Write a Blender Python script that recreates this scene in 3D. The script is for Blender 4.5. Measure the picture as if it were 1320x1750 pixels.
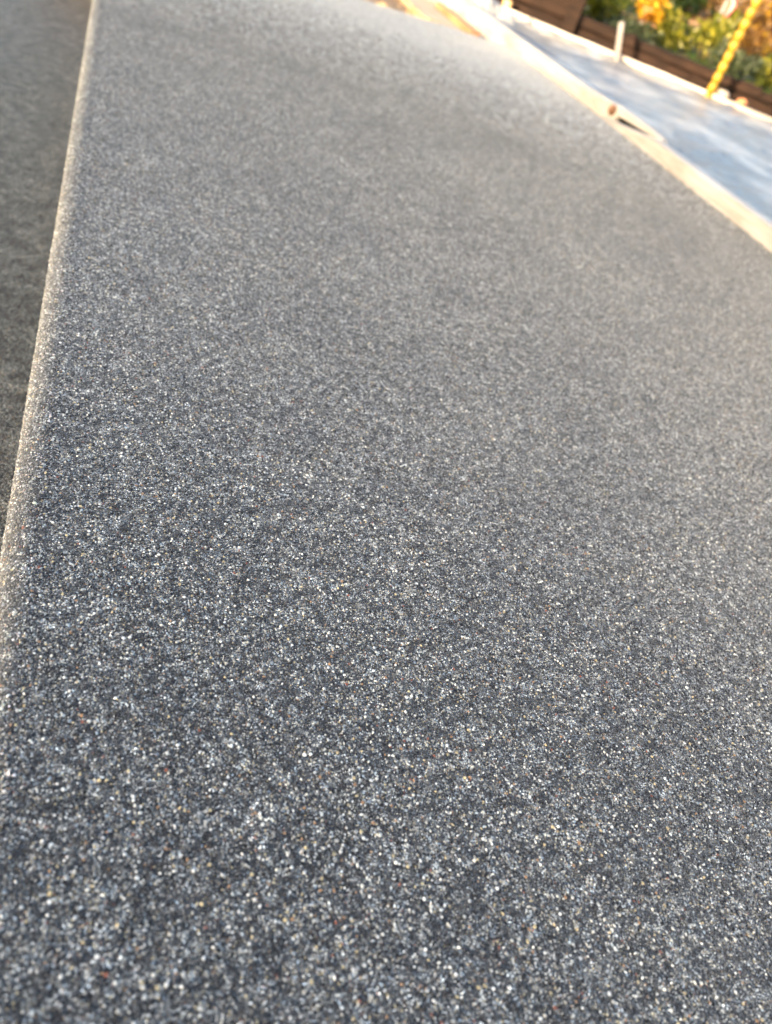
import bpy, bmesh, math, random
import numpy as np
from mathutils import Matrix, Vector

random.seed(7)
rng = np.random.default_rng(7)
scene = bpy.context.scene
for o in list(bpy.data.objects):
    bpy.data.objects.remove(o)
C = scene.collection

# ------------------------------------------------------------------ camera
CAM_H = 0.30
PITCH = math.atan2(1000.0, 1216.0)          # below the horizon
ROLL = math.radians(22)
fwd = Vector((0, math.cos(PITCH), -math.sin(PITCH)))
up0 = Vector((0, math.sin(PITCH), math.cos(PITCH)))
r0 = Vector((1, 0, 0))
ex = r0 * math.cos(ROLL) + up0 * math.sin(ROLL)
eu = up0 * math.cos(ROLL) - r0 * math.sin(ROLL)
cam_d = bpy.data.cameras.new('camera')
cam = bpy.data.objects.new('camera', cam_d)
C.objects.link(cam)
cam.matrix_world = Matrix(((ex.x, eu.x, -fwd.x, 0), (ex.y, eu.y, -fwd.y, 0),
                           (ex.z, eu.z, -fwd.z, CAM_H), (0, 0, 0, 1)))
cam_d.sensor_fit = 'VERTICAL'
cam_d.sensor_height = 9.8
cam_d.sensor_width = 9.8 * 0.754
cam_d.lens = 9.8 * 1216 / 1750
cam_d.clip_start = 0.01
cam_d.clip_end = 2000
cam_d.dof.use_dof = True
cam_d.dof.focus_distance = 0.41
cam_d.dof.aperture_fstop = 1.8
scene.camera = cam

# ------------------------------------------------------------------ sky, sun, exposure
SUN_EL = math.radians(8.5)
SUN_AZ = math.radians(214)                    # clockwise from +Y
w = bpy.data.worlds.new('World'); scene.world = w; w.use_nodes = True
nt = w.node_tree
sky = nt.nodes.new('ShaderNodeTexSky'); sky.sky_type = 'NISHITA'; sky.sun_disc = False
sky.sun_elevation = SUN_EL; sky.sun_rotation = SUN_AZ
sky.dust_density = 5.0; sky.ozone_density = 0.6; sky.air_density = 0.9
bg = nt.nodes['Background']; bg.inputs['Strength'].default_value = 0.15
nt.links.new(sky.outputs[0], bg.inputs[0])
sd = bpy.data.lights.new('sun', 'SUN'); sd.energy = 4.0; sd.angle = math.radians(0.55)
sd.color = (1.0, 0.72, 0.42)
sun = bpy.data.objects.new('sun', sd); C.objects.link(sun)
S = Vector((math.sin(SUN_AZ) * math.cos(SUN_EL), math.cos(SUN_AZ) * math.cos(SUN_EL), math.sin(SUN_EL)))
sun.rotation_euler = S.to_track_quat('Z', 'Y').to_euler()
sun.location = (6, 6, 5)
vs = scene.view_settings
vs.view_transform = 'Standard'; vs.look = 'None'; vs.exposure = 2.68; vs.gamma = 1.0
vs.use_curve_mapping = False
vs.use_white_balance = True; vs.white_balance_temperature = 6150; vs.white_balance_tint = 10
scene.cycles.use_denoising = True
scene.cycles.adaptive_threshold = 0.005
scene.cycles.max_bounces = 6

# ------------------------------------------------------------------ helpers
def link(o, parent=None):
    C.objects.link(o)
    if parent is not None:
        o.parent = parent
    return o

def empty(name, loc=(0, 0, 0), rz=0.0):
    o = bpy.data.objects.new(name, None); o.location = loc; o.rotation_euler = (0, 0, rz)
    o.empty_display_size = 0.05
    return link(o)

def tag(o, label=None, cat=None, group=None, kind=None):
    if label: o['label'] = label
    if cat: o['category'] = cat
    if group: o['group'] = group
    if kind: o['kind'] = kind
    return o

def mesh_obj(name, verts, faces, mat, parent=None, smooth=False, attr=None):
    me = bpy.data.meshes.new(name)
    me.from_pydata([tuple(v) for v in verts], [], faces)
    if smooth:
        me.polygons.foreach_set('use_smooth', [True] * len(me.polygons))
    if attr is not None:
        a = me.attributes.new('along', 'FLOAT_VECTOR', 'POINT')
        a.data.foreach_set('vector', np.asarray(attr, dtype=np.float32).ravel())
    me.materials.append(mat)
    me.update()
    o = bpy.data.objects.new(name, me)
    return link(o, parent)

def catmull(P, n):
    P = [np.array(p, float) for p in P]
    P = [2 * P[0] - P[1]] + P + [2 * P[-1] - P[-2]]
    out = []
    for i in range(1, len(P) - 2):
        a, b, c, d = P[i - 1:i + 3]
        for k in range(n):
            t = k / n
            out.append(0.5 * ((2 * b) + (c - a) * t + (2 * a - 5 * b + 4 * c - d) * t * t + (3 * b - a - 3 * c + d) * t ** 3))
    out.append(P[-2])
    return np.array(out)

def normals2(P):
    t = np.gradient(P, axis=0)
    t /= np.linalg.norm(t, axis=1)[:, None]
    return np.stack([t[:, 1], -t[:, 0]], 1)      # to the right of travel

def sweep(name, path, o0, o1, z0, z1, mat, parent=None, bev=0.003, jitter=0.0, zs=None):
    """board swept along an xy path; o0..o1 sideways offsets, z0..z1 height; eased corners"""
    path = np.asarray(path, float); N = normals2(path); n = len(path)
    o0 = np.broadcast_to(o0, n); o1 = np.broadcast_to(o1, n); z0s = np.broadcast_to(z0, n); z1s = np.broadcast_to(z1, n)
    prof = [(0, 1, 0, bev), (0, 0, 1, 0)]
    V, A = [], []
    L = np.concatenate([[0], np.cumsum(np.linalg.norm(np.diff(path, axis=0), axis=1))])
    for i in range(n):
        a, b, z0, z1 = o0[i], o1[i], z0s[i], z1s[i]
        dz = 0 if zs is None else zs[i]
        j = jitter * (random.random() - .5)
        ring = [(a + bev, z0), (b - bev, z0), (b, z0 + bev), (b, z1 - bev), (b - bev, z1 + j), (a + bev, z1 + j), (a, z1 - bev), (a, z0 + bev)]
        for (s, z) in ring:
            p = path[i] + N[i] * s
            V.append((p[0], p[1], z + dz)); A.append((L[i], s, z))
    F = []
    for i in range(n - 1):
        for k in range(8):
            k2 = (k + 1) % 8
            F.append((i * 8 + k, i * 8 + k2, (i + 1) * 8 + k2, (i + 1) * 8 + k))
    F.append(tuple(range(7, -1, -1))); F.append(tuple((n - 1) * 8 + k for k in range(8)))
    F = [tuple(reversed(f)) for f in F]
    return mesh_obj(name, V, F, mat, parent, attr=A)

def lathe_tube(name, pts, radii, mat, parent=None, seg=12, cap=True):
    pts = [Vector(p) for p in pts]
    V, F = [], []
    for i, p in enumerate(pts):
        d = (pts[min(i + 1, len(pts) - 1)] - pts[max(i - 1, 0)]).normalized()
        u = d.orthogonal().normalized(); v = d.cross(u)
        if i and (u.dot(pu) < 0.999):
            u = (pu - d * pu.dot(d)).normalized(); v = d.cross(u)
        pu = u
        for k in range(seg):
            a = 2 * math.pi * k / seg
            V.append(p + (u * math.cos(a) + v * math.sin(a)) * radii[i])
    for i in range(len(pts) - 1):
        for k in range(seg):
            k2 = (k + 1) % seg
            F.append((i * seg + k, i * seg + k2, (i + 1) * seg + k2, (i + 1) * seg + k))
    if cap:
        F.append(tuple(range(seg - 1, -1, -1))); F.append(tuple((len(pts) - 1) * seg + k for k in range(seg)))
    return mesh_obj(name, V, F, mat, parent, smooth=True)

# ------------------------------------------------------------------ materials
class NB:
    def __init__(self, name):
        self.m = bpy.data.materials.new(name); self.m.use_nodes = True
        self.t = self.m.node_tree; self.p = self.t.nodes['Principled BSDF']
        self.out = self.t.nodes['Material Output']
    def n(self, typ, **kw):
        x = self.t.nodes.new(typ)
        for k, v in kw.items():
            if k in x.inputs: x.inputs[k].default_value = v
            else: setattr(x, k, v)
        return x
    def l(self, a, b): self.t.links.new(a, b)
    def ramp(self, fac, stops, interp='LINEAR'):
        r = self.n('ShaderNodeValToRGB'); cr = r.color_ramp; cr.interpolation = interp
        while len(cr.elements) < len(stops): cr.elements.new(0.5)
        for e, (p, c) in zip(cr.elements, stops):
            e.position = p; e.color = (*c, 1)
        self.l(fac, r.inputs[0]); return r.outputs[0]
    def math(self, op, a, b=None, c=None):
        x = self.n('ShaderNodeMath', operation=op)
        for i, v in enumerate((a, b, c)):
            if v is None: continue
            if isinstance(v, (int, float)): x.inputs[i].default_value = v
            else: self.l(v, x.inputs[i])
        return x.outputs[0]
    def mix(self, f, a, b, typ='MIX'):
        x = self.n('ShaderNodeMix', data_type='RGBA', blend_type=typ)
        for s, v in ((0, f), (6, a), (7, b)):
            if isinstance(v, (int, float)): x.inputs[s].default_value = v
            elif isinstance(v, tuple): x.inputs[s].default_value = (*v, 1)
            else: self.l(v, x.inputs[s])
        return x.outputs[2]

GRAIN_STOPS = [(0.0, (.007, .0075, .010)), (.20, (.013, .014, .019)), (.36, (.024, .026, .032)), (.50, (.048, .050, .054)),
               (.61, (.09, .09, .09)), (.71, (.17, .172, .165)), (.79, (.30, .30, .285)), (.86, (.46, .46, .43)),
               (.915, (.70, .69, .65)), (.950, (.44, .36, .21)), (.972, (.30, .18, .10)), (.984, (.24, .29, .34)), (.996, (.20, .07, .045))]

SHEEN = 1.0
BLOTCH = [(.32, (.80, .81, .84)), (.50, (1.0, 1.0, 1.0)), (.68, (1.22, 1.21, 1.18))]

def concrete_material(name, dark=1.0, damp=1.0, sheen=.5, tint=(1.0, 1.0, 1.0), mott=1.0):
    b = NB(name)
    co = b.n('ShaderNodeTexCoord').outputs['Object']
    # grain 1: the fine sand
    v1 = b.n('ShaderNodeTexVoronoi', feature='F1', Scale=1080.0); b.l(co, v1.inputs['Vector'])
    v2 = b.n('ShaderNodeTexVoronoi', feature='F1', Scale=640.0); b.l(co, v2.inputs['Vector'])
    v3 = b.n('ShaderNodeTexVoronoi', feature='F1', Scale=1600.0); b.l(co, v3.inputs['Vector'])
    s1 = b.n('ShaderNodeSeparateColor'); b.l(v1.outputs['Color'], s1.inputs[0])
    s2 = b.n('ShaderNodeSeparateColor'); b.l(v2.outputs['Color'], s2.inputs[0])
    s3 = b.n('ShaderNodeSeparateColor'); b.l(v3.outputs['Color'], s3.inputs[0])
    c1 = b.ramp(s1.outputs[0], GRAIN_STOPS, 'CONSTANT')
    c2 = b.ramp(s2.outputs[0], GRAIN_STOPS, 'CONSTANT')
    c3 = b.ramp(s3.outputs[0], GRAIN_STOPS, 'CONSTANT')
    pick2 = b.math('MULTIPLY', b.math('GREATER_THAN', s2.outputs[1], .80), b.math('LESS_THAN', v2.outputs['Distance'], .42))
    fine = b.math('GREATER_THAN', v1.outputs['Distance'], .46)
    col = b.mix(fine, c1, c3)
    col = b.mix(pick2, col, c2)
    # blotchy cement paste and damp patches, decimetres across
    n1 = b.n('ShaderNodeTexNoise', Scale=5.5, Detail=5.0, Roughness=.6); b.l(co, n1.inputs['Vector'])
    n2 = b.n('ShaderNodeTexNoise', Scale=26.0, Detail=3.0); b.l(co, n2.inputs['Vector'])
    blotch = b.math('ADD', b.math('MULTIPLY', n1.outputs[0], .7), b.math('MULTIPLY', n2.outputs[0], .3))
    tone = b.ramp(blotch, [(p_, tuple(c_ * dark for c_ in t_)) for p_, t_ in BLOTCH])
    col = b.mix(1.0, col, tone, 'MULTIPLY')
    n4 = b.n('ShaderNodeTexNoise', Scale=150.0, Detail=4.0, Roughness=.7); b.l(co, n4.inputs['Vector'])
    n5 = b.n('ShaderNodeTexNoise', Scale=48.0, Detail=5.0, Roughness=.75); b.l(co, n5.inputs['Vector'])
    col = b.mix(1.0, col, b.ramp(n4.outputs[0], [(.40, (1 - .75 * mott,) * 3), (.5, (1 - .15 * mott,) * 3), (.60, (1 + 1.3 * mott, 1 + 1.3 * mott, 1 + 1.2 * mott))]), 'MULTIPLY')
    col = b.mix(1.0, col, b.ramp(n5.outputs[0], [(.38, (.62, .62, .62)), (.5, (1, 1, 1)), (.62, (1.5, 1.5, 1.48))]), 'MULTIPLY')
    col = b.mix(1.0, col, tint, 'MULTIPLY')
    b.l(col, b.p.inputs['Base Color'])
    dust = b.math('MULTIPLY', b.math('ADD', n4.outputs[0], n5.outputs[0]), .5)
    dm = b.n('ShaderNodeMapRange'); dm.inputs[1].default_value = .42; dm.inputs[2].default_value = .58
    dm.inputs[3].default_value = sheen * .6; dm.inputs[4].default_value = sheen * 1.4
    b.l(dust, dm.inputs[0]); b.l(dm.outputs[0], b.p.inputs['Sheen Weight']); b.p.inputs['Sheen Roughness'].default_value = .40
    # rounded grains standing out of the paste
    h1 = b.math('SUBTRACT', 1.0, b.math('POWER', v1.outputs['Distance'], 2.0))
    h2 = b.math('MULTIPLY', pick2, b.math('SUBTRACT', 1.0, b.math('POWER', v2.outputs['Distance'], 2.0)))
    h3 = b.math('MULTIPLY', b.math('SUBTRACT', 1.0, v3.outputs['Distance']), .35)
    hh = b.math('ADD', b.math('ADD', h1, b.math('MULTIPLY', s1.outputs[1], .5)), b.math('ADD', h2, h3))
    bp = b.n('ShaderNodeBump', Strength=.75, Distance=.0007)
    b.l(hh, bp.inputs['Height'])
    bq = b.n('ShaderNodeBump', Strength=.8, Distance=.0045)
    b.l(dust, bq.inputs['Height']); b.l(bq.outputs[0], bp.inputs['Normal']); b.l(bp.outputs[0], b.p.inputs['Normal'])
    ro = b.n('ShaderNodeMapRange'); ro.inputs[1].default_value = .3; ro.inputs[2].default_value = .7
    ro.inputs[3].default_value = .34; ro.inputs[4].default_value = .52
    b.l(blotch, ro.inputs[0]); b.l(ro.outputs[0], b.p.inputs['Roughness'])
    b.p.inputs['IOR'].default_value = 1.5
    b.p.inputs['Specular IOR Level'].default_value = .25 * damp
    return b.m

def wood_material(name, c0, c1, c2, rough=.65, fibre=1.0):
    b = NB(name)
    at = b.n('ShaderNodeAttribute', attribute_name='along').outputs['Vector']
    mp = b.n('ShaderNodeMapping'); mp.inputs['Scale'].default_value = (3.0, 45.0, 45.0); b.l(at, mp.inputs[0])
    nz = b.n('ShaderNodeTexNoise', Scale=2.2 * fibre, Detail=6.0, Roughness=.62, Distortion=.6); b.l(mp.outputs[0], nz.inputs['Vector'])
    n2 = b.n('ShaderNodeTexNoise', Scale=6.0, Detail=3.0); b.l(at, n2.inputs['Vector'])
    col = b.ramp(nz.outputs[0], [(.28, c0), (.5, c1), (.7, c2)])
    col = b.mix(b.math('MULTIPLY', n2.outputs[0], .55), col, b.ramp(n2.outputs[0], [(.35, c0), (.65, c2)]))
    b.l(col, b.p.inputs['Base Color'])
    bp = b.n('ShaderNodeBump', Strength=.4, Distance=.0015); b.l(nz.outputs[0], bp.inputs['Height']); b.l(bp.outputs[0], b.p.inputs['Normal'])
    b.p.inputs['Roughness'].default_value = rough
    return b.m

def noise_material(name, c0, c1, scale, rough=.8, bump=.004, detail=6, spec=.4):
    b = NB(name)
    co = b.n('ShaderNodeTexCoord').outputs['Object']
    nz = b.n('ShaderNodeTexNoise', Scale=scale, Detail=float(detail), Roughness=.65); b.l(co, nz.inputs['Vector'])
    b.l(b.ramp(nz.outputs[0], [(.3, c0), (.7, c1)]), b.p.inputs['Base Color'])
    bp = b.n('ShaderNodeBump', Strength=.6, Distance=bump); b.l(nz.outputs[0], bp.inputs['Height']); b.l(bp.outputs[0], b.p.inputs['Normal'])
    b.p.inputs['Roughness'].default_value = rough
    b.p.inputs['Specular IOR Level'].default_value = spec
    return b.m

def leaf_material(name, c0, c1, c2, trans=.55):
    b = NB(name)
    at = b.n('ShaderNodeAttribute', attribute_name='along').outputs['Vector']
    sx = b.n('ShaderNodeSeparateXYZ'); b.l(at, sx.inputs[0])
    col = b.ramp(sx.outputs[0], [(0, c0), (.5, c1), (1, c2)])
    b.l(col, b.p.inputs['Base Color']); b.p.inputs['Roughness'].default_value = .45
    tr = b.n('ShaderNodeBsdfTranslucent'); b.l(b.mix(1.0, col, (1.5, 1.35, .7), 'MULTIPLY'), tr.inputs[0])
    mx = b.n('ShaderNodeMixShader'); mx.inputs[0].default_value = trans
    b.l(b.p.outputs[0], mx.inputs[1]); b.l(tr.outputs[0], mx.inputs[2]); b.l(mx.outputs[0], b.out.inputs[0])
    return b.m

M = {}
M['slab'] = concrete_material('damp_sand_finish_concrete')
M['tread'] = concrete_material('sand_finish_concrete_lower', dark=.95, damp=.3, sheen=.04, tint=(1.0, 1.0, .95), mott=.1)
M['pine'] = wood_material('pale_pine', (.28, .24, .20), (.44, .405, .36), (.55, .525, .49))
M['pine_dirty'] = wood_material('pale_pine_splashed', (.29, .245, .205), (.44, .40, .355), (.57, .54, .51))
M['ply'] = wood_material('plywood', (.40, .29, .15), (.52, .41, .25), (.60, .50, .34), fibre=.6)
M['orange_wood'] = wood_material('reddish_wood', (.26, .11, .045), (.38, .18, .08), (.48, .26, .13))
M['timber'] = wood_material('dark_brown_timber', (.004, .0025, .002), (.011, .0065, .005), (.030, .0165, .011), rough=.8)
M['timber'].node_tree.nodes['Principled BSDF'].inputs['Specular IOR Level'].default_value = .12
M['fence'] = wood_material('weathered_brown_fence', (.05, .028, .013), (.10, .058, .028), (.16, .10, .05))
M['grey_wood'] = wood_material('weathered_grey_wood', (.09, .085, .087), (.16, .15, .155), (.25, .24, .25))
M['soil'] = noise_material('sandy_soil', (.20, .12, .06), (.44, .30, .17), 30, bump=.02)
M['earth'] = noise_material('dark_earth', (.035, .022, .012), (.10, .065, .035), 14, bump=.03)
M['bank'] = noise_material('mossy_bank', (.03, .04, .012), (.10, .085, .035), 9, bump=.03)
M['rust'] = noise_material('rusty_steel', (.16, .07, .03), (.32, .17, .09), 120, rough=.6, bump=.001)
M['bark'] = noise_material('bark', (.03, .02, .012), (.12, .08, .045), 40, bump=.01)
M['stone'] = noise_material('pale_stone', (.20, .17, .14), (.36, .33, .29), 25, bump=.006)
M['pink'] = noise_material('pink_ribbon', (.62, .16, .17), (.72, .24, .22), 20, rough=.4, bump=.001)
M['chip'] = noise_material('wood_chip', (.42, .25, .10), (.72, .52, .28), 60, bump=.002)
M['terracotta'] = noise_material('terracotta', (.34, .13, .06), (.46, .21, .11), 30, bump=.002)

def plastic_material():
    b = NB('polythene_sheet')
    co = b.n('ShaderNodeTexCoord').outputs['Object']
    nz = b.n('ShaderNodeTexNoise', Scale=3.0, Detail=4.0, Distortion=.8); b.l(co, nz.inputs['Vector'])
    col = b.ramp(nz.outputs[0], [(.38, (.16, .168, .180)), (.5, (.24, .245, .252)), (.60, (.42, .415, .40))])
    b.l(col, b.p.inputs['Base Color'])
    mp = b.n('ShaderNodeMapping'); mp.inputs['Scale'].default_value = (6, 22, 6); mp.inputs['Rotation'].default_value = (0, 0, -.5)
    b.l(co, mp.inputs[0])
    n2 = b.n('ShaderNodeTexNoise', Scale=1.6, Detail=5.0, Distortion=1.2); b.l(mp.outputs[0], n2.inputs['Vector'])
    bp = b.n('ShaderNodeBump', Strength=1.0, Distance=.022); b.l(n2.outputs[0], bp.inputs['Height']); b.l(bp.outputs[0], b.p.inputs['Normal'])
    b.p.inputs['Roughness'].default_value = .28
    return b.m
M['plastic'] = plastic_material()

def yellow_material():
    b = NB('yellow_plastic')
    co = b.n('ShaderNodeTexCoord').outputs['Object']
    nz = b.n('ShaderNodeTexNoise', Scale=35.0, Detail=3.0); b.l(co, nz.inputs['Vector'])
    col = b.ramp(nz.outputs[0], [(.3, (.36, .21, .012)), (.7, (.52, .34, .03))])
    b.l(col, b.p.inputs['Base Color']); b.p.inputs['Roughness'].default_value = .4
    tr = b.n('ShaderNodeBsdfTranslucent'); b.l(col, tr.inputs[0])
    mx = b.n('ShaderNodeMixShader'); mx.inputs[0].default_value = .45
    b.l(b.p.outputs[0], mx.inputs[1]); b.l(tr.outputs[0], mx.inputs[2]); b.l(mx.outputs[0], b.out.inputs[0])
    return b.m
M['yellow'] = yellow_material()
M['core'] = noise_material('dull_ochre_core', (.10, .055, .01), (.20, .12, .02), 60, bump=.001)

# ------------------------------------------------------------------ ground
def sheet(name, pts, z, mat):
    return mesh_obj(name, [(x, y, z) for x, y in pts], [tuple(range(len(pts)))], mat)
g = sheet('ground', [(-600, -600), (600, -600), (600, 600), (-600, 600)], -.178, M['earth'])
tag(g, kind='structure')

def solid(name, outline, z0, z1, mat, rad=0.0, seg=8):
    """prism with a rounded upper arris; outline counter-clockwise, dense"""
    P = np.asarray(outline, float); n = len(P)
    t = np.roll(P, -1, 0) - np.roll(P, 1, 0); t /= np.linalg.norm(t, axis=1)[:, None]
    inn = np.stack([-t[:, 1], t[:, 0]], 1)
    rings = [(0, z0), (0, z1 - rad)]
    for k in range(1, seg + 1):
        a = math.pi / 2 * k / seg
        rings.append((rad * (1 - math.cos(a)), z1 - rad + rad * math.sin(a)))
    V = []
    for off, z in rings:
        q = P + inn * off
        V += [(x, y, z) for x, y in q]
    F = []
    for r in range(len(rings) - 1):
        for i in range(n):
            j = (i + 1) % n
            F.append((r * n + i, r * n + j, (r + 1) * n + j, (r + 1) * n + i))
    F.append(tuple((len(rings) - 1) * n + i for i in range(n)))
    o = mesh_obj(name, V, F, mat)
    o.data.polygons.foreach_set('use_smooth', [True] * (len(F) - 1) + [False])
    o.data.update()
    return o

# form-side edge of the slab, near -> far, and its continuation past the slab's corner
form_ctrl = [(.70, -1.2), (.745, -.5), (.73, .2), (.690, .75), (.612, 1.25), (.506, 1.56), (.370, 1.86), (.257, 2.11), (.145, 2.355), (.008, 2.64),
             (-.172, 3.01), (-.335, 3.35), (-.50, 3.70), (-.66, 4.04)]
form_line = catmull(form_ctrl, 14)
iso = int(np.argmin(np.abs(form_line[:, 1] - 2.97)))
right_side = form_line[:iso]
far_edge = catmull([tuple(form_line[iso]), (-.195, 3.045), (-.245, 3.055), (-.33, 3.02), (-.464, 2.945), (-.696, 2.79), (-.96, 2.64), (-1.232, 2.50), (-1.35, 2.44)], 8)
e_dir = np.array([-.48668, .87358]) / math.hypot(.48668, .87358); e0 = np.array([-.174, .218])
left_far = e0 + e_dir * 2.42
left_side = np.array([left_far + (e0 - e_dir * 1.7 - left_far) * k / 160 for k in range(161)])
near = np.array([[-.1, -1.35], [.3, -1.35]])
outline = np.concatenate([right_side, far_edge, left_side, near])
slab = solid('pavement', outline, -.17, 0.0, M['slab'], rad=.016, seg=10)
tag(slab, kind='structure')
# the next step down
lower = solid('lower_pavement', [(-2.6, 3.6), (-4.0, .5), (-2.6, -2.2), (.3, -1.9), (.35, 0), (-.6, 2.2), (-1.3, 3.4)], -.30, -.150, M['tread'], rad=.012, seg=4)
tag(lower, kind='structure')
# bed of sandy soil that the forms stand in
bed = solid('soil_bed', [(.45, -1.4), (7, -1.4), (7, 4.62), (-2.6, 4.62), (-2.2, 3.4), (-1.5, 2.2), (-.2, 1.6)], -.177, -.062, M['soil'])
tag(bed, kind='structure')

# ------------------------------------------------------------------ real sand grains on the near part of the slab
def grain_material(name, instancer):
    b = NB(name)
    if instancer:
        at = b.n('ShaderNodeAttribute', attribute_name='grain_colour', attribute_type='INSTANCER')
        col = at.outputs['Color']
    else:
        at = b.n('ShaderNodeAttribute', attribute_name='tone')
        oi = b.n('ShaderNodeObjectInfo')
        f_ = b.math('FRACT', b.math('ADD', at.outputs['Fac'], b.math('MULTIPLY', oi.outputs['Random'], 7.31)))
        col = b.ramp(f_, GRAIN_STOPS, 'CONSTANT')
        g_ = b.math('FRACT', b.math('MULTIPLY', f_, 57.7))
        col = b.mix(1.0, col, b.ramp(g_, [(0, (.68, .69, .72)), (1, (1.32, 1.30, 1.24))]), 'MULTIPLY')
    pos = b.n('ShaderNodeNewGeometry').outputs['Position']
    n1 = b.n('ShaderNodeTexNoise', Scale=5.5, Detail=5.0, Roughness=.6); b.l(pos, n1.inputs['Vector'])
    n2 = b.n('ShaderNodeTexNoise', Scale=26.0, Detail=3.0); b.l(pos, n2.inputs['Vector'])
    n5 = b.n('ShaderNodeTexNoise', Scale=48.0, Detail=5.0, Roughness=.75); b.l(pos, n5.inputs['Vector'])
    blotch = b.math('ADD', b.math('MULTIPLY', n1.outputs[0], .7), b.math('MULTIPLY', n2.outputs[0], .3))
    col = b.mix(1.0, col, b.ramp(blotch, BLOTCH), 'MULTIPLY')
    b.l(col, b.p.inputs['Base Color'])
    b.p.inputs['Roughness'].default_value = .42
    dm = b.n('ShaderNodeMapRange'); dm.inputs[1].default_value = .38; dm.inputs[2].default_value = .62
    dm.inputs[3].default_value = SHEEN * .75; dm.inputs[4].default_value = SHEEN * 1.25
    b.l(b.math('ADD', b.math('MULTIPLY', n5.outputs[0], .4), b.math('MULTIPLY', blotch, .6)), dm.inputs[0])
    b.l(dm.outputs[0], b.p.inputs['Sheen Weight']); b.p.inputs['Sheen Roughness'].default_value = .385
    b.p.inputs['Specular IOR Level'].default_value = .14
    return b.m

def in_view(P, margin=1.22):
    d = np.concatenate([P, np.zeros((len(P), 1))], 1) - np.array([0, 0, CAM_H])
    a = d @ np.array(fwd); u = (d @ np.array(ex)) / np.maximum(a, 1e-6); v = (d @ np.array(eu)) / np.maximum(a, 1e-6)
    return (a > .08) & (np.abs(u) < .543 * margin) & (np.abs(v) < .72 * margin), np.linalg.norm(d, axis=1)

ARRIS = .016
EDGE_IN = np.array([e_dir[1], -e_dir[0]])          # from the open edge into the slab

def ico_variants(N, L, q):
    ico = N('GeometryNodeMeshIcoSphere'); ico.inputs['Radius'].default_value = 1.0; ico.inputs['Subdivisions'].default_value = 2
    nz = N('ShaderNodeTexNoise'); nz.inputs['Scale'].default_value = .9; nz.inputs['Detail'].default_value = 1.0
    nz.noise_dimensions = '4D'; nz.inputs['W'].default_value = 7.3 * q
    vm = N('ShaderNodeVectorMath'); vm.operation = 'SUBTRACT'; vm.inputs[1].default_value = (.5, .5, .5)
    vs_ = N('ShaderNodeVectorMath'); vs_.operation = 'SCALE'; vs_.inputs['Scale'].default_value = 1.5
    sp = N('GeometryNodeSetPosition')
    L(nz.outputs['Color'], vm.inputs[0]); L(vm.outputs[0], vs_.inputs[0]); L(vs_.outputs[0], sp.inputs['Offset'])
    L(ico.outputs[0], sp.inputs['Geometry'])
    return sp.outputs[0]

def new_tree(name):
    gt = bpy.data.node_groups.new(name, 'GeometryNodeTree')
    gt.interface.new_socket('Geometry', in_out='INPUT', socket_type='NodeSocketGeometry')
    gt.interface.new_socket('Geometry', in_out='OUTPUT', socket_type='NodeSocketGeometry')
    return gt, gt.nodes.new, gt.links.new

def named(N, name, typ):
    x = N('GeometryNodeInputNamedAttribute'); x.data_type = typ; x.inputs['Name'].default_value = name
    return x.outputs[0]

def randv(N, typ, lo, hi, seed):
    x = N('FunctionNodeRandomValue'); x.data_type = typ
    k = {'FLOAT_VECTOR': 0, 'FLOAT': 1, 'INT': 2}[typ]
    ins = [i_ for i_ in x.inputs if i_.name in ('Min', 'Max')]
    outs = x.outputs
    ins[2 * k].default_value = lo; ins[2 * k + 1].default_value = hi
    x.inputs['Seed'].default_value = seed
    return outs[k]

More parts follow.
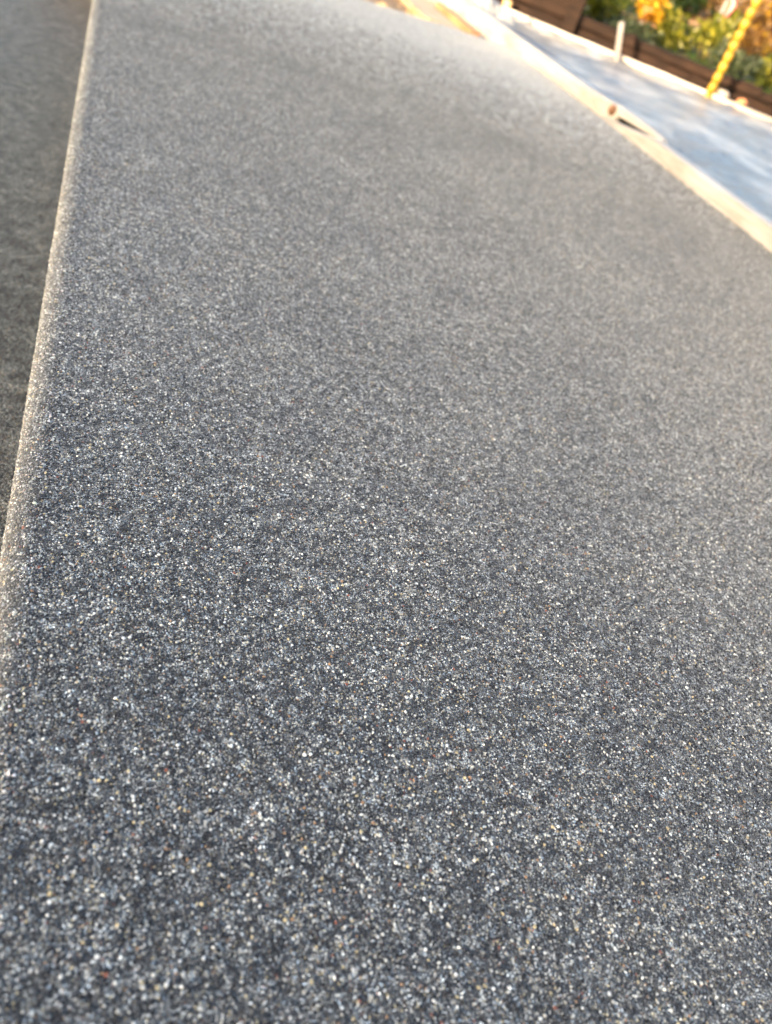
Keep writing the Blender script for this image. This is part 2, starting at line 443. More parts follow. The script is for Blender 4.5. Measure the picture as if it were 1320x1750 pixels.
def top_grains():
    """little square patches of 6 x 6 real grains, laid side by side and turned at random"""
    K, SP = 8, .00075
    T = K * SP
    g0, g1 = np.meshgrid(np.arange(-2.2, 1.9, T), np.arange(-.6, 2.9, T))
    P = np.stack([g0.ravel(), g1.ravel()], 1)
    P = P[:, :1] * EDGE_IN + P[:, 1:] * e_dir + e0           # lattice lined up with the open edge
    ok, dist = in_view(P)
    s_ = (P - e0) @ EDGE_IN
    ok &= (s_ > ARRIS + T * .4) & (rng.random(len(P)) < np.clip((2.5 - dist) / .9, 0, 1))
    # stay inside the form-side edge
    fx = np.interp(P[:, 1], FORM_LINE[:, 1], FORM_LINE[:, 0])
    ok &= P[:, 0] < fx - .012
    P = P[ok]; n = len(P)
    me = bpy.data.meshes.new('sand_grains'); me.vertices.add(n)
    me.vertices.foreach_set('co', np.column_stack([P, np.zeros(n)]).astype(np.float32).ravel())
    a = me.attributes.new('turn', 'FLOAT_VECTOR', 'POINT')
    rz = math.atan2(EDGE_IN[1], EDGE_IN[0]) + rng.integers(0, 4, n) * math.pi / 2
    a.data.foreach_set('vector', np.column_stack([np.zeros((n, 2)), rz]).astype(np.float32).ravel())
    a = me.attributes.new('kind', 'INT', 'POINT'); a.data.foreach_set('value', rng.integers(0, 8, n).astype(np.int32))
    o = bpy.data.objects.new('sand_grains', me); link(o, slab); tag(o, kind='stuff')
    mat = grain_material('sand_grain', False)
    gt, N, L = new_tree('lay_grain_patches')
    gi, go = N('NodeGroupInput'), N('NodeGroupOutput')
    shapes = N('GeometryNodeGeometryToInstance')
    for q in range(5): L(ico_variants(N, L, q), shapes.inputs[0])
    patches = N('GeometryNodeGeometryToInstance')
    for q in range(8):
        grid = N('GeometryNodeMeshGrid')
        grid.inputs['Size X'].default_value = SP * (K - 1); grid.inputs['Size Y'].default_value = SP * (K - 1)
        grid.inputs['Vertices X'].default_value = K; grid.inputs['Vertices Y'].default_value = K
        jit = N('GeometryNodeSetPosition'); L(grid.outputs[0], jit.inputs['Geometry'])
        L(randv(N, 'FLOAT_VECTOR', (-.55 * SP, -.55 * SP, -.00032), (.55 * SP, .55 * SP, -.00002), 10 + q), jit.inputs['Offset'])
        iop = N('GeometryNodeInstanceOnPoints'); iop.inputs['Pick Instance'].default_value = True
        L(jit.outputs[0], iop.inputs['Points']); L(shapes.outputs[0], iop.inputs['Instance'])
        L(randv(N, 'INT', 0, 4, 20 + q), iop.inputs['Instance Index'])
        e2r = N('FunctionNodeEulerToRotation'); L(randv(N, 'FLOAT_VECTOR', (-.5, -.5, 0), (.5, .5, 6.28), 30 + q), e2r.inputs[0]); L(e2r.outputs[0], iop.inputs['Rotation'])
        pw = N('ShaderNodeMath'); pw.operation = 'POWER'; pw.inputs[1].default_value = 5.0
        L(randv(N, 'FLOAT', 0.0, 1.0, 40 + q), pw.inputs[0])
        ma = N('ShaderNodeMath'); ma.operation = 'MULTIPLY_ADD'; ma.inputs[1].default_value = .00054; ma.inputs[2].default_value = .00029
        L(pw.outputs[0], ma.inputs[0])
        sv = N('ShaderNodeVectorMath'); sv.operation = 'SCALE'
        L(randv(N, 'FLOAT_VECTOR', (.8, .8, .75), (1.3, 1.2, 1.1), 50 + q), sv.inputs[0]); L(ma.outputs[0], sv.inputs['Scale'])
        L(sv.outputs[0], iop.inputs['Scale'])
        sa = N('GeometryNodeStoreNamedAttribute'); sa.data_type = 'FLOAT'; sa.domain = 'INSTANCE'; sa.inputs['Name'].default_value = 'tone'
        L(iop.outputs[0], sa.inputs['Geometry'])
        L(randv(N, 'FLOAT', 0.0, 1.0, 60 + q), [i_ for i_ in sa.inputs if i_.name == 'Value'][0])
        rl = N('GeometryNodeRealizeInstances'); L(sa.outputs[0], rl.inputs[0])
        sm = N('GeometryNodeSetMaterial'); sm.inputs['Material'].default_value = mat; L(rl.outputs[0], sm.inputs['Geometry'])
        L(sm.outputs[0], patches.inputs[0])
    iop = N('GeometryNodeInstanceOnPoints'); iop.inputs['Pick Instance'].default_value = True
    L(gi.outputs[0], iop.inputs['Points']); L(patches.outputs[0], iop.inputs['Instance'])
    L(named(N, 'kind', 'INT'), iop.inputs['Instance Index'])
    e2r = N('FunctionNodeEulerToRotation'); L(named(N, 'turn', 'FLOAT_VECTOR'), e2r.inputs[0]); L(e2r.outputs[0], iop.inputs['Rotation'])
    L(iop.outputs[0], go.inputs[0])
    o.modifiers.new('scatter', 'NODES').node_group = gt
    return n

def edge_grains():
    r = ARRIS
    tt, aa = np.meshgrid(np.arange(-.15, 2.0, .00095), np.arange(-.25, math.pi / 2 + .32, .00092 / r))
    tt = (tt + rng.uniform(-.0005, .0005, tt.shape)).ravel(); aa = (aa + rng.uniform(-.035, .035, aa.shape)).ravel()
    keep = rng.random(len(tt)) < np.clip((2.0 - tt) / .8, 0, 1); tt, aa = tt[keep], aa[keep]
    ac = np.clip(aa, 0, math.pi / 2)
    off = r * (1 - np.cos(ac)) + np.maximum(aa - math.pi / 2, 0) * r
    z = -r + r * np.sin(ac) + np.minimum(aa, 0) * r
    n = len(tt)
    size = .00035 + .00060 * rng.random(n) ** 5
    sink = size * rng.uniform(.05, .6, n)
    P = e0 + tt[:, None] * e_dir + (off + np.cos(ac) * sink)[:, None] * EDGE_IN
    z = z - np.sin(ac) * sink
    pos = np.array([p for p, c in GRAIN_STOPS]); cols = np.array([c for p, c in GRAIN_STOPS])
    col = cols[np.searchsorted(pos, rng.random(n), side='right') - 1] * rng.uniform(.7, 1.3, (n, 1)) * rng.uniform(.94, 1.06, (n, 3))
    # paler tooled edge, with light from the left put into its colour
    dry = np.clip(1.25 - ac / (math.pi / 2) * 1.25, 0, 1)[:, None] * rng.uniform(.7, 1.1, (n, 1))  # dry: strength of the painted light, fullest on the outer side
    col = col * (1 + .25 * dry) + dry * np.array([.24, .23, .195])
    me = bpy.data.meshes.new('edge_grains'); me.vertices.add(n)
    me.vertices.foreach_set('co', np.column_stack([P, z]).astype(np.float32).ravel())
    a = me.attributes.new('size', 'FLOAT_VECTOR', 'POINT')
    a.data.foreach_set('vector', (size[:, None] * rng.uniform(.8, 1.25, (n, 3))).astype(np.float32).ravel())
    a = me.attributes.new('turn', 'FLOAT_VECTOR', 'POINT')
    a.data.foreach_set('vector', rng.uniform(0, 6.28, (n, 3)).astype(np.float32).ravel())
    a = me.attributes.new('kind', 'INT', 'POINT'); a.data.foreach_set('value', rng.integers(0, 4, n).astype(np.int32))
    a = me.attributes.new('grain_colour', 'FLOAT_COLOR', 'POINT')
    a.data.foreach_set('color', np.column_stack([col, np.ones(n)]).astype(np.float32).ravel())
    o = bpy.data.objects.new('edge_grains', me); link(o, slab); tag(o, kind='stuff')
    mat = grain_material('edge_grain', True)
    gt, N, L = new_tree('lay_edge_grains')
    gi, go = N('NodeGroupInput'), N('NodeGroupOutput')
    shapes = N('GeometryNodeGeometryToInstance')
    for q in range(4):
        sm = N('GeometryNodeSetMaterial'); sm.inputs['Material'].default_value = mat
        L(ico_variants(N, L, q), sm.inputs['Geometry']); L(sm.outputs[0], shapes.inputs[0])
    iop = N('GeometryNodeInstanceOnPoints'); iop.inputs['Pick Instance'].default_value = True
    L(gi.outputs[0], iop.inputs['Points']); L(shapes.outputs[0], iop.inputs['Instance'])
    L(named(N, 'kind', 'INT'), iop.inputs['Instance Index']); L(named(N, 'size', 'FLOAT_VECTOR'), iop.inputs['Scale'])
    e2r = N('FunctionNodeEulerToRotation'); L(named(N, 'turn', 'FLOAT_VECTOR'), e2r.inputs[0]); L(e2r.outputs[0], iop.inputs['Rotation'])
    L(iop.outputs[0], go.inputs[0])
    o.modifiers.new('scatter', 'NODES').node_group = gt
    return n
FORM_LINE = form_line
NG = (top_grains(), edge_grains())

# ------------------------------------------------------------------ timber forms along the slab
PROUD, THICK = .032, .036
FL = form_line
joint = int(np.argmin(np.abs(FL[:, 1] - 2.355)))
pA = FL[:joint + 1]
sA = np.linalg.norm(pA - FL[joint], axis=1)
dip = -.031 * np.clip(1 - sA / .30, 0, 1)
near_form = sweep('form_board', pA, .0015, THICK, -.058, PROUD, M['pine_dirty'], jitter=.001, zs=dip)
tag(near_form, 'pale curved timber form board whose sunken end laps in front of the knotty board', 'form board', 'pale form boards around the pour')
s0 = joint - 14
path = FL[s0:]
lap = np.clip(1 - np.maximum(path[:, 1] - FL[joint, 1], 0) / .16, 0, 1)
off = .003 + (THICK + .007) * (lap ** 1.5)
thin = np.where(np.arange(len(path)) < 6, .45 + .55 * np.arange(len(path)) / 6, 1.0)
ii = np.arange(len(path))
under = np.where(ii < 14, .013 + .010 * (14 - ii) / 14, np.where(ii == 14, .011, -.058))
far_form_ = sweep('form_board', path, off, off + THICK * thin, under, PROUD + .004 - .004 * np.clip(5 - ii, 0, 5) / 5, M['pine'], jitter=.001)
cl = sweep('gap_shade', FL[joint - 11:joint + 1], THICK * 1.6, THICK * 2 + .02, -.058, .022, M['timber'], far_form_)  # dark piece added to stand in for shade in the gap of the lap
tag(far_form_, 'pale curved timber form board with a brown knot, running past the slab corner', 'form board', 'pale form boards around the pour')
k = joint + 1
nk = normals2(FL)[k]; lk = max(0, 1 - max(FL[k, 1] - FL[joint, 1], 0) / .16)
pk = FL[k] + nk * (.003 + (THICK + .007) * lk ** 1.5 - .003)
lathe_tube('knot', [(pk[0] + nk[0] * d_, pk[1] + nk[1] * d_, .020) for d_ in (.006, -.002, -.007, -.010, -.011)], [.0135, .0135, .0115, .007, .002], M['rust'], far_form_, seg=16)

# ------------------------------------------------------------------ far form board and plastic sheet between
far_line = catmull([(-1.5, 4.60), (-.7, 4.56), (-.1, 4.47), (.5, 4.42), (1.1, 4.32), (2.0, 4.20), (4.0, 4.0)], 8)
ff = sweep('form_board', far_line, -.012, .03, -.058, .012, M['pine'], jitter=.002)
tag(ff, 'straight pale form board lying along the foot of the dark timber wall', 'form board', 'pale form boards around the pour')

def plastic():
    nu, nv = 150, 60
    iA = int(np.argmin(np.abs(FL[:, 1] - .3))); A = FL[iA:]
    iB = int(np.argmin(np.abs(FL[:, 1] - 3.55))); A = FL[iA:iB + 1]
    nA = normals2(A)
    A = A + nA * (THICK * 1 + .02 + .05 * np.exp(-((A[:, 1] - 2.5) / .35) ** 2)[:, None])
    tA = np.linspace(0, 1, len(A)); tu = np.linspace(0, 1, nu)
    A = np.stack([np.interp(tu, tA, A[:, 0]), np.interp(tu, tA, A[:, 1])], 1)
    Bx = 3.4 + (-.66 - 3.4) * tu ** .8
    By = np.interp(Bx, far_line[:, 0], far_line[:, 1]) - .036
    B = np.stack([Bx, By], 1)
    ph = rng.uniform(0, 6.28, 14); dirs = rng.normal(-.35, .45, 14); fr = rng.uniform(5, 26, 14)
    V = []
    for i in range(nu):
        for j in range(nv):
            t = j / (nv - 1)
            p = A[i] * (1 - t) + B[i] * t
            z = -.030
            for k in range(14):
                q = p[0] * math.sin(dirs[k]) + p[1] * math.cos(dirs[k])
                q2 = p[0] * math.cos(dirs[k]) - p[1] * math.sin(dirs[k])
                s = math.sin(q * fr[k] + ph[k] + .8 * math.sin(q2 * 2.3 + ph[k]))
                z += .11 / fr[k] * (1 - abs(s)) ** 2 * (.5 + .5 * math.sin(q2 * 1.7 + 2 * ph[k]))
            edge = min(t, 1 - t)
            z += .018 * math.exp(-edge / .02)
            V.append((p[0], p[1], z))
    F = [(i * nv + j, i * nv + j + 1, (i + 1) * nv + j + 1, (i + 1) * nv + j) for i in range(nu - 1) for j in range(nv - 1)]
    o = mesh_obj('plastic_sheet', V, F, M['plastic'], smooth=True)
    o.modifiers.new('thickness', 'SOLIDIFY').thickness = .0008
    tag(o, 'wrinkled pale blue-white plastic sheet spread between the form boards', 'plastic sheet')
plastic()

# crumpled fold of sheeting lying over the far end of the curved form board
def crumple(name, cx, cy, z, sx, sy, h, rz, label):
    n = 22; V = []
    ph = rng.uniform(0, 6.28, 8)
    for i in range(n):
        for j in range(n):
            u, v = i / (n - 1) * 2 - 1, j / (n - 1) * 2 - 1
            e = max(0, 1 - (abs(u) ** 3 + abs(v) ** 3))
            zz = h * e * (.45 + .3 * math.sin(5 * u + 3 * v + ph[0]) + .25 * math.sin(9 * v - 5 * u + ph[1]) + .12 * math.sin(15 * u + ph[2]))
            x = u * sx + .12 * sx * math.sin(6 * v + ph[3]); y = v * sy + .12 * sy * math.sin(5 * u + ph[4])
            V.append((cx + x * math.cos(rz) - y * math.sin(rz), cy + x * math.sin(rz) + y * math.cos(rz), z + max(zz, .001)))
    F = [(i * n + j, (i + 1) * n + j, (i + 1) * n + j + 1, i * n + j + 1) for i in range(n - 1) for j in range(n - 1)]
    o = mesh_obj(name, V, F, M['plastic'], smooth=True)
    o.modifiers.new('thickness', 'SOLIDIFY').thickness = .001
    tag(o, label, 'plastic sheet')
crumple('plastic_fold', -.52, 4.12, -.058, .26, .13, .13, .5, 'crumpled white fold of plastic heaped by the dark timber wall')

# ------------------------------------------------------------------ the hollow past the slab's far corner: offcuts and chips
def plank(name, a, b_, width, z0, z1, mat, label, cat, group=None, n=10):
    P = np.linspace(np.array(a), np.array(b_), n)
    o = sweep(name, P, -width / 2, width / 2, z0, z1, mat, bev=.002, jitter=.0008)
    return tag(o, label, cat, group)
plank('plywood_offcut', (-.43, 3.24), (-.80, 4.02), .20, -.060, -.036, M['ply'], 'wide cream plywood offcut lying beyond the slab corner', 'board')
plank('wooden_strip', (-.37, 3.28), (-.62, 3.80), .035, -.036, -.014, M['orange_wood'], 'narrow reddish-brown wooden strip lying on the plywood offcut', 'board')
def chips():
    V, F = [], []
    for k in range(420):
        x = rng.uniform(-1.35, -.45); y = rng.uniform(2.75, 4.3)
        if x > -.3 - (y - 2.9) * .55: continue
        L_, W_, H_ = rng.uniform(.012, .045), rng.uniform(.006, .018), rng.uniform(.003, .009)
        a, tl = rng.uniform(0, 6.28), rng.uniform(-.3, .3)
        b0 = len(V)
        zb = -.062 + rng.uniform(0, .03)
        for (i, j, m) in [(-1, -1, 0), (1, -1, 0), (1, 1, 0), (-1, 1, 0), (-.8, -.9, 1), (.9, -.7, 1), (.7, .9, 1), (-.9, .8, 1)]:
            u, v = i * L_ / 2, j * W_ / 2
            V.append((x + u * math.cos(a) - v * math.sin(a), y + u * math.sin(a) + v * math.cos(a), zb + m * H_ + u * tl + .004))
        F += [tuple(b0 + q for q in f) for f in [(3, 2, 1, 0), (4, 5, 6, 7), (0, 1, 5, 4), (1, 2, 6, 5), (2, 3, 7, 6), (3, 0, 4, 7)]]
    o = mesh_obj('wood_chips', V, F, M['chip'])
    tag(o, 'scattered golden wood chips and sawdust on the sandy soil', 'wood chips', kind='stuff')
chips()
def clod(name, x, y, z, r, mat, label, cat, sq=.7, seed=0):
    bm = bmesh.new(); bmesh.ops.create_icosphere(bm, subdivisions=3, radius=r)
    ph = np.random.default_rng(seed).uniform(0, 6, 6)
    for v in bm.verts:
        n = v.co.normalized()
        k = 1 + .22 * math.sin(3 * n.x + ph[0]) * math.cos(2.5 * n.y + ph[1]) + .13 * math.sin(7 * n.z + 5 * n.x + ph[2])
        v.co = Vector((v.co.x * k * 1.2, v.co.y * k, v.co.z * k * sq))
    zmin = min(v.co.z for v in bm.verts)
    for v in bm.verts: v.co += Vector((x, y, z - zmin))
    me = bpy.data.meshes.new(name); bm.to_mesh(me); bm.free(); me.materials.append(mat)
    me.polygons.foreach_set('use_smooth', [True] * len(me.polygons))
    return tag(link(bpy.data.objects.new(name, me)), label, cat)
clod('wood_chunk', -.40, 4.53, .012, .022, M['chip'], 'small tan wood chunk perched on the straight form board', 'chunk', seed=3)
clod('stone', 0.78, 4.37, .006, .030, M['stone'], 'pale stone lump beside the foot of the yellow pole', 'stone', sq=.55, seed=4)
clod('brick_crumb', .88, 4.345, .006, .022, M['terracotta'], 'small pinkish brick crumb next to the pale stone lump', 'stone', sq=.7, seed=5)

# ------------------------------------------------------------------ dark timber edging wall
wall = empty('timber_wall', (0, 4.6, -.06))
tag(wall, 'low dark brown timber retaining wall, stepping up to a taller end', 'wall')
def timber(x0, x1, z0, z1, y_=0.0, name='timber', t=.07):
    P = np.array([[x0 + (x1 - x0) * k / 8, y_ + .5 * (-(x0 + (x1 - x0) * k / 8) * .08)] for k in range(9)])
    o = sweep(name, P, -t / 2, t / 2, z0 + .06, z1 + .06, M['timber'], wall, bev=.009, jitter=.009)
    return o
xs = [-.02, .62, 1.42, 2.3, 3.3]
for a, b_ in zip(xs[:-1], xs[1:]):
    timber(a + .002, b_ - .002, -.06, .044, random.uniform(-.004, .004))
xs = [-.02, .30, .98, 1.85, 2.7, 3.3]
for a, b_ in zip(xs[:-1], xs[1:]):
    timber(a + .002, b_ - .002, .046, .098 - .012 * max(0, a), random.uniform(-.004, .004))
for k, (z0, z1) in enumerate([(-.06, .05), (.052, .16), (.162, .27)]):
    timber(-2.2, -.9, z0, z1, .0); timber(-.898, -.024, z0, z1, -.003)
# upright at the step in height
timber(-.10, -.03, -.06, .30, -.055, 'upright', .035)

# ------------------------------------------------------------------ bank behind the wall
def bank():
    nx, ny = 60, 40; V = []
    for i in range(nx):
        for j in range(ny):
            x = -6 + 22 * i / (nx - 1); y = 4.655 + 22 * (j / (ny - 1)) ** 1.8
            z = .07 + .035 * (y - 4.65) + .02 * math.sin(3 * x + 2 * y) + .012 * math.sin(9 * x - 5 * y)
            if j == 0: z = -.2
            V.append((x, y, z if j > 1 else min(z, .075)))
    F = [(i * ny + j, (i + 1) * ny + j, (i + 1) * ny + j + 1, i * ny + j + 1) for i in range(nx - 1) for j in range(ny - 1)]
    tag(mesh_obj('bank', V, F, M['bank'], smooth=True), kind='structure')
bank()
def bank_z(x, y): return .07 + .035 * (y - 4.65) + .02 * math.sin(3 * x + 2 * y)

# ------------------------------------------------------------------ stakes and poles
def box_post(name, base, top, w_, t_, mat, parent=None):
    b0, b1 = Vector(base), Vector(top); d = (b1 - b0); L_ = d.length; d.normalize()
    u = Vector((1, 0, 0)); u = (u - d * u.dot(d)).normalized(); v = d.cross(u)
    V, A = [], []
    for k in range(7):
        p = b0 + d * L_ * k / 6
        wk = w_ * (1 + .05 * math.sin(3 * k)); 
        for (i, j) in [(-1, -.8), (-.8, -1), (.8, -1), (1, -.8), (1, .8), (.8, 1), (-.8, 1), (-1, .8)]:
            V.append(p + u * i * wk / 2 + v * j * t_ / 2); A.append((L_ * k / 6, i * w_, j * t_))
    F = [(k * 8 + q, k * 8 + (q + 1) % 8, k * 8 + 8 + (q + 1) % 8, k * 8 + 8 + q) for k in range(6) for q in range(8)]
    F += [tuple(range(7, -1, -1)), tuple(48 + q for q in range(8))]
    return mesh_obj(name, V, F, mat, parent, attr=A)
o = box_post('wooden_stake', (.245, 4.385, -.07), (.172, 4.385, .139), .025, .020, M['grey_wood'])
tag(o, 'short pale grey wooden stake leaning in front of the dark timber wall', 'stake')

def ribbed_pole():
    root = empty('yellow_pole', (.715, 4.36, -.03))
    tag(root, 'upright yellow ribbed plastic pole standing behind the plastic sheet', 'pole')
    z, k = 0.0, 0
    pitch_ = .041
    while z < 1.15:
        pts, rad = [], []
        for q in range(7):
            t = q / 6
            pts.append((-.012 * z, 0, z + pitch_ * t)); rad.append(.0165 + .0050 * math.sin(math.pi * t) ** .6)
        lathe_tube('rib', pts, rad, M['yellow'], root, seg=14)
        z += pitch_ + .004; k += 1
    lathe_tube('core', [(0, 0, -.02), (-.007, 0, .6), (-.0145, 0, z)], [.0145] * 3, M['core'], root, seg=12)
ribbed_pole()

def survey_lath():
    x, y = .752, 5.6
    zb = bank_z(x, y)
    root = empty('survey_stake', (x, y, zb - .02))
    tag(root, 'thin grey survey stake with a pink ribbon, among the shrubs', 'stake')
    box_post('lath', (0, 0, 0), (.004, .02, .62), .020, .008, M['grey_wood'], root)
    V, A = [], []
    for k in range(9):
        t = k / 8
        cx = .022 + .035 * t + .012 * math.sin(7 * t); cz = .30 - .13 * t; cy = -.008 - .012 * math.sin(5 * t)
        V += [(cx - .012, cy, cz), (cx + .014, cy + .006 * math.sin(9 * t), cz + .006)]
    F = [(2 * k, 2 * k + 1, 2 * k + 3, 2 * k + 2) for k in range(8)]
    rb = mesh_obj('ribbon', V, F, M['pink'], root, smooth=True)
    rb.modifiers.new('thickness', 'SOLIDIFY').thickness = .001
survey_lath()

# ------------------------------------------------------------------ plants
def leaf_cloud(centres, radii, n, size, zcut=None, aspect=.5):
    """leaf blades (2 bent quads each) spread through several ellipsoids"""
    V, F, A = [], [], []
    wts = np.array([r[0] * r[1] * r[2] for r in radii]); wts = wts / wts.sum()
    for _ in range(n):
        k = rng.choice(len(centres), p=wts)
        d = rng.normal(size=3); d /= np.linalg.norm(d)
        rr = rng.random() ** .42
        p = np.array(centres[k]) + d * rr * np.array(radii[k])
        if zcut is not None and p[2] < zcut: p[2] = zcut + abs(p[2] - zcut) * .3
        s = size * rng.uniform(.6, 1.35)
        t = d * .7 + rng.normal(size=3) * .6; t[2] -= .1; t /= np.linalg.norm(t)
        q = np.cross(t, rng.normal(size=3)); q /= np.linalg.norm(q); nn = np.cross(t, q)
        b0 = len(V); w_ = s * aspect / 2
        V += [p, p + t * s * .45 + q * w_ + nn * s * .06, p + t * s + nn * s * -.05, p + t * s * .45 - q * w_ + nn * s * .06, p + t * s * .5 - nn * s * .03]
        F += [(b0, b0 + 1, b0 + 4), (b0 + 1, b0 + 2, b0 + 4), (b0, b0 + 4, b0 + 3), (b0 + 4, b0 + 2, b0 + 3)]
        c = rng.random()
        A += [(c, 0, 0)] * 5
    return V, F, A

LEAF = {
    'green': leaf_material('leaf_green', (.018, .038, .008), (.035, .065, .012), (.07, .10, .02)),
    'lime': leaf_material('leaf_lime', (.05, .07, .009), (.12, .135, .014), (.30, .28, .026)),
    'muted': leaf_material('leaf_grey_green', (.025, .038, .018), (.045, .065, .03), (.08, .10, .05)),
    'gold': leaf_material('leaf_gold', (.26, .12, .006), (.48, .29, .014), (.62, .44, .03)),
    'brown': leaf_material('leaf_dry', (.08, .04, .012), (.15, .08, .022), (.26, .15, .04)),
}

def shrub(name, x, y, r, hgt, n, size, leaf, label, cat='shrub', group=None, stems=5, aspect=.5):
    zb = bank_z(x, y) if y > 4.66 else -.06
    root = empty(name, (x, y, zb - .01))
    tag(root, label, cat, group)
    cs, rs = [], []
    for k in range(7):
        a = rng.uniform(0, 6.28); q = rng.random() ** .6 * r * .7
        cs.append((q * math.cos(a), q * math.sin(a), hgt * rng.uniform(.25, .85))); s = rng.uniform(.35, .6)
        rs.append((r * s, r * s, hgt * s * .5))
    V, F, A = leaf_cloud(cs, rs, n, size, .01, aspect)
    mesh_obj('foliage', V, F, LEAF[leaf], root, attr=A)
    for k in range(stems):
        c = cs[k]
        lathe_tube('stem', [(c[0] * .15, c[1] * .15, 0), (c[0] * .55, c[1] * .5, c[2] * .55), (c[0], c[1], c[2] * 1.15)], [.012 * hgt, .009 * hgt, .003 * hgt], M['bark'], root, seg=6)
    return root

# low bench of one board on two blocks, with a golden plant in a pot on it
def low_bench():
    x, y = .27, 5.2
    zb = bank_z(x, y)
    root = empty('low_bench', (x, y, zb)); tag(root, 'low reddish wooden plank bench on blocks behind the timber wall', 'bench')
    top = .150 - zb
    sweep('seat', np.linspace([-.12, 0], [.12, 0], 6), -.05, .05, top - .016, top + .006, M['orange_wood'], root, bev=.002)
    for sx in (-.08, .08):
        sweep('leg', np.linspace([sx - .015, 0], [sx + .015, 0], 3), -.04, .04, -.02, top - .017, M['bark'], root, bev=.002)
    p = empty('potted_plant', (x + .045, y, .157)); tag(p, 'golden orange leafy plant in a terracotta pot on the low bench', 'potted plant')
    lathe_tube('pot', [(0, 0, 0), (0, 0, .05), (0, 0, .052), (0, 0, .062)], [.030, .040, .045, .045], M['terracotta'], p, seg=18)
    cs = [(0, 0, .07), (.03, 0, .11), (-.03, .01, .12), (.05, .0, .18), (-.04, 0, .2), (.02, 0, .26), (.0, 0, .05), (.03, -.02, .03)]
    rs = [(.06, .05, .05)] * 6 + [(.06, .055, .045)] * 2
    V, F, A = leaf_cloud(cs, rs, 700, .034, .02, .6)
    mesh_obj('foliage', V, F, LEAF['gold'], p, attr=A)
    for k in range(6):
        lathe_tube('stem', [(-.02 + .008 * k, -.01, .055), (-.045 + .014 * k, -.012, .16), (-.05 + .02 * k, 0, .30)], [.004, .0035, .002], M['orange_wood'], p, seg=6)
low_bench()

G = 'low shrubs along the timber wall'
spots = [
    ('lime_shrub', .49, 5.25, .16, .20, 420, .045, 'lime', 'lime-green low shrub behind the timber wall beside the low bench', G),
    ('lime_shrub', .70, 5.15, .13, .24, 420, .045, 'lime', 'yellow-green shrub behind the wall at the yellow pole', G),
    ('lime_shrub', .02, 4.95, .15, .22, 420, .045, 'lime', 'bright yellow-green shrub by the taller end of the timber wall', G),
    ('lime_shrub', 1.10, 4.85, .13, .16, 380, .042, 'lime', 'sunlit lime shrub overhanging the low end of the timber wall', G),
    ('grey_green_shrub', .90, 4.95, .20, .12, 500, .035, 'muted', 'grey-green spreading shrub on the bank right of the yellow pole', G),
    ('grey_green_shrub', .22, 4.90, .24, .10, 500, .030, 'muted', 'flat grey-green shrub in front of the low bench', G),
    ('dark_green_shrub', .58, 5.75, .34, .34, 700, .055, 'green', 'dark green rounded shrub around the pink-ribboned stake', None),
    ('dark_green_shrub', .10, 5.9, .36, .40, 700, .055, 'green', 'dark green rounded shrub behind the low bench', None),
    ('golden_shrub', 1.16, 6.5, .22, .52, 520, .055, 'gold', 'golden autumn shrub glowing behind the yellow pole', None),
    ('dry_shrub', 1.45, 6.2, .40, .34, 800, .055, 'brown', 'dry brown-leaved shrub in front of the board fence', None),
    ('dry_shrub', 1.04, 5.75, .26, .34, 600, .045, 'brown', 'rusty brown leafy shrub close behind the yellow pole', None),
    ('dry_shrub', .95, 6.9, .34, .30, 600, .055, 'brown', 'dry tan-leaved shrub at the foot of the golden shrub', None),
]
for a in spots: shrub(a[0], *a[1:8], a[8], 'shrub', a[9])

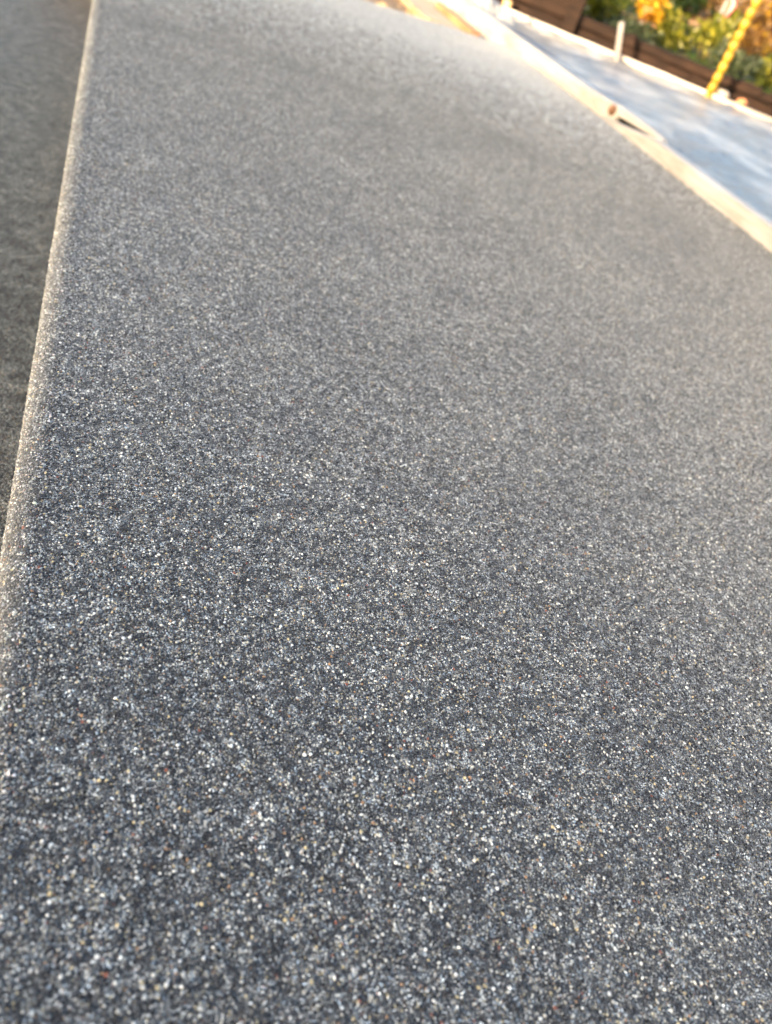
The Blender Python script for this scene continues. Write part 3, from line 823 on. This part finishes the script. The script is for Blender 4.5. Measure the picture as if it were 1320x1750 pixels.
def ground_cover():
    V, F, A = [], [], []
    for k in range(5200):
        x = rng.uniform(-1.4, 4.2); y = 4.70 + rng.random() ** 1.4 * 3.0
        z = bank_z(x, y) - .01
        s = rng.uniform(.02, .06); a = rng.uniform(0, 6.28); t = np.array([math.cos(a) * .7, math.sin(a) * .7, rng.uniform(.4, 1.2)]); t /= np.linalg.norm(t)
        q = np.array([-math.sin(a), math.cos(a), 0]) * s * .22
        p = np.array([x, y, z]); b0 = len(V)
        V += [p - q * .5, p + q * .5, p + t * s * .6 + q, p + t * s + np.array([0, 0, -.1 * s]), p + t * s * .6 - q]
        F += [(b0, b0 + 1, b0 + 2, b0 + 4), (b0 + 4, b0 + 2, b0 + 3)]
        A += [(rng.random(), 0, 0)] * 5
    o = mesh_obj('ground_cover', V, F, LEAF['green'], attr=A)
    tag(o, 'low green ground cover growing over the bank', 'ground cover', kind='stuff')
ground_cover()

# board fence at the back of the garden
fence = empty('board_fence', (1.5, 7.9, .15))
tag(fence, 'weathered brown fence of horizontal boards behind the shrubs', 'fence')
for k in range(5):
    z0 = .0 + k * .142
    for a, b_ in ((-4.2, -1.9), (-1.896, .9)):
        sweep('board', np.linspace([a, random.uniform(-.004, .004)], [b_, random.uniform(-.004, .004)], 5), -.012, .012, z0, z0 + .13, M['fence'], fence, bev=.003)
for a in (-4.2, -1.9, .9):
    sweep('post', np.linspace([a - .05, .065], [a + .05, .065], 3), -.05, .05, -.1, .78, M['fence'], fence, bev=.004)

# unseen fence added behind the camera to shade the slab; sun still reaches the bank
bf = empty('shade_fence', (-5.0, -8.0, -.178)); tag(bf, 'unseen tall brown board fence with ivy, added to shade the slab', 'fence')
for k in range(15):
    z0 = .02 + k * .141
    for a in range(4):
        x0 = -6 + a * 3.0
        sweep('board', np.linspace([x0 + .002, 0], [x0 + 2.998, 0], 3), -.012, .012, z0, z0 + .140, M['fence'], bf, bev=.001)
for a in range(5):
    x0 = -6 + a * 3.0
    sweep('post', np.linspace([x0 - .05, -.064], [x0 + .05, -.064], 3), -.05, .05, -.1, 2.14, M['fence'], bf, bev=.004)
iv = empty('ivy', (-5.0, -8.0, 1.93)); tag(iv, 'unseen straggling ivy added along the fence top to dapple the sunlight', 'ivy')  # added with the fence, breaks up the edge of its shadow
cs = [(x, rng.uniform(-.05, .05), .13 + .07 * math.sin(x * 2.3) + .05 * math.sin(x * 5.1)) for x in np.arange(-5.9, 5.9, .25)]
rs = [(.2, .14, .12 + .06 * rng.random()) for c in cs]
V, F, A = leaf_cloud(cs, rs, 5200, .07)
mesh_obj('foliage', V, F, LEAF['green'], iv, attr=A)
lathe_tube('stem', [(x, .03 * math.sin(3 * x), .03 + .02 * math.sin(5 * x)) for x in np.arange(-5.8, 5.8, .4)], [.012] * 29, M['bark'], iv, seg=6)
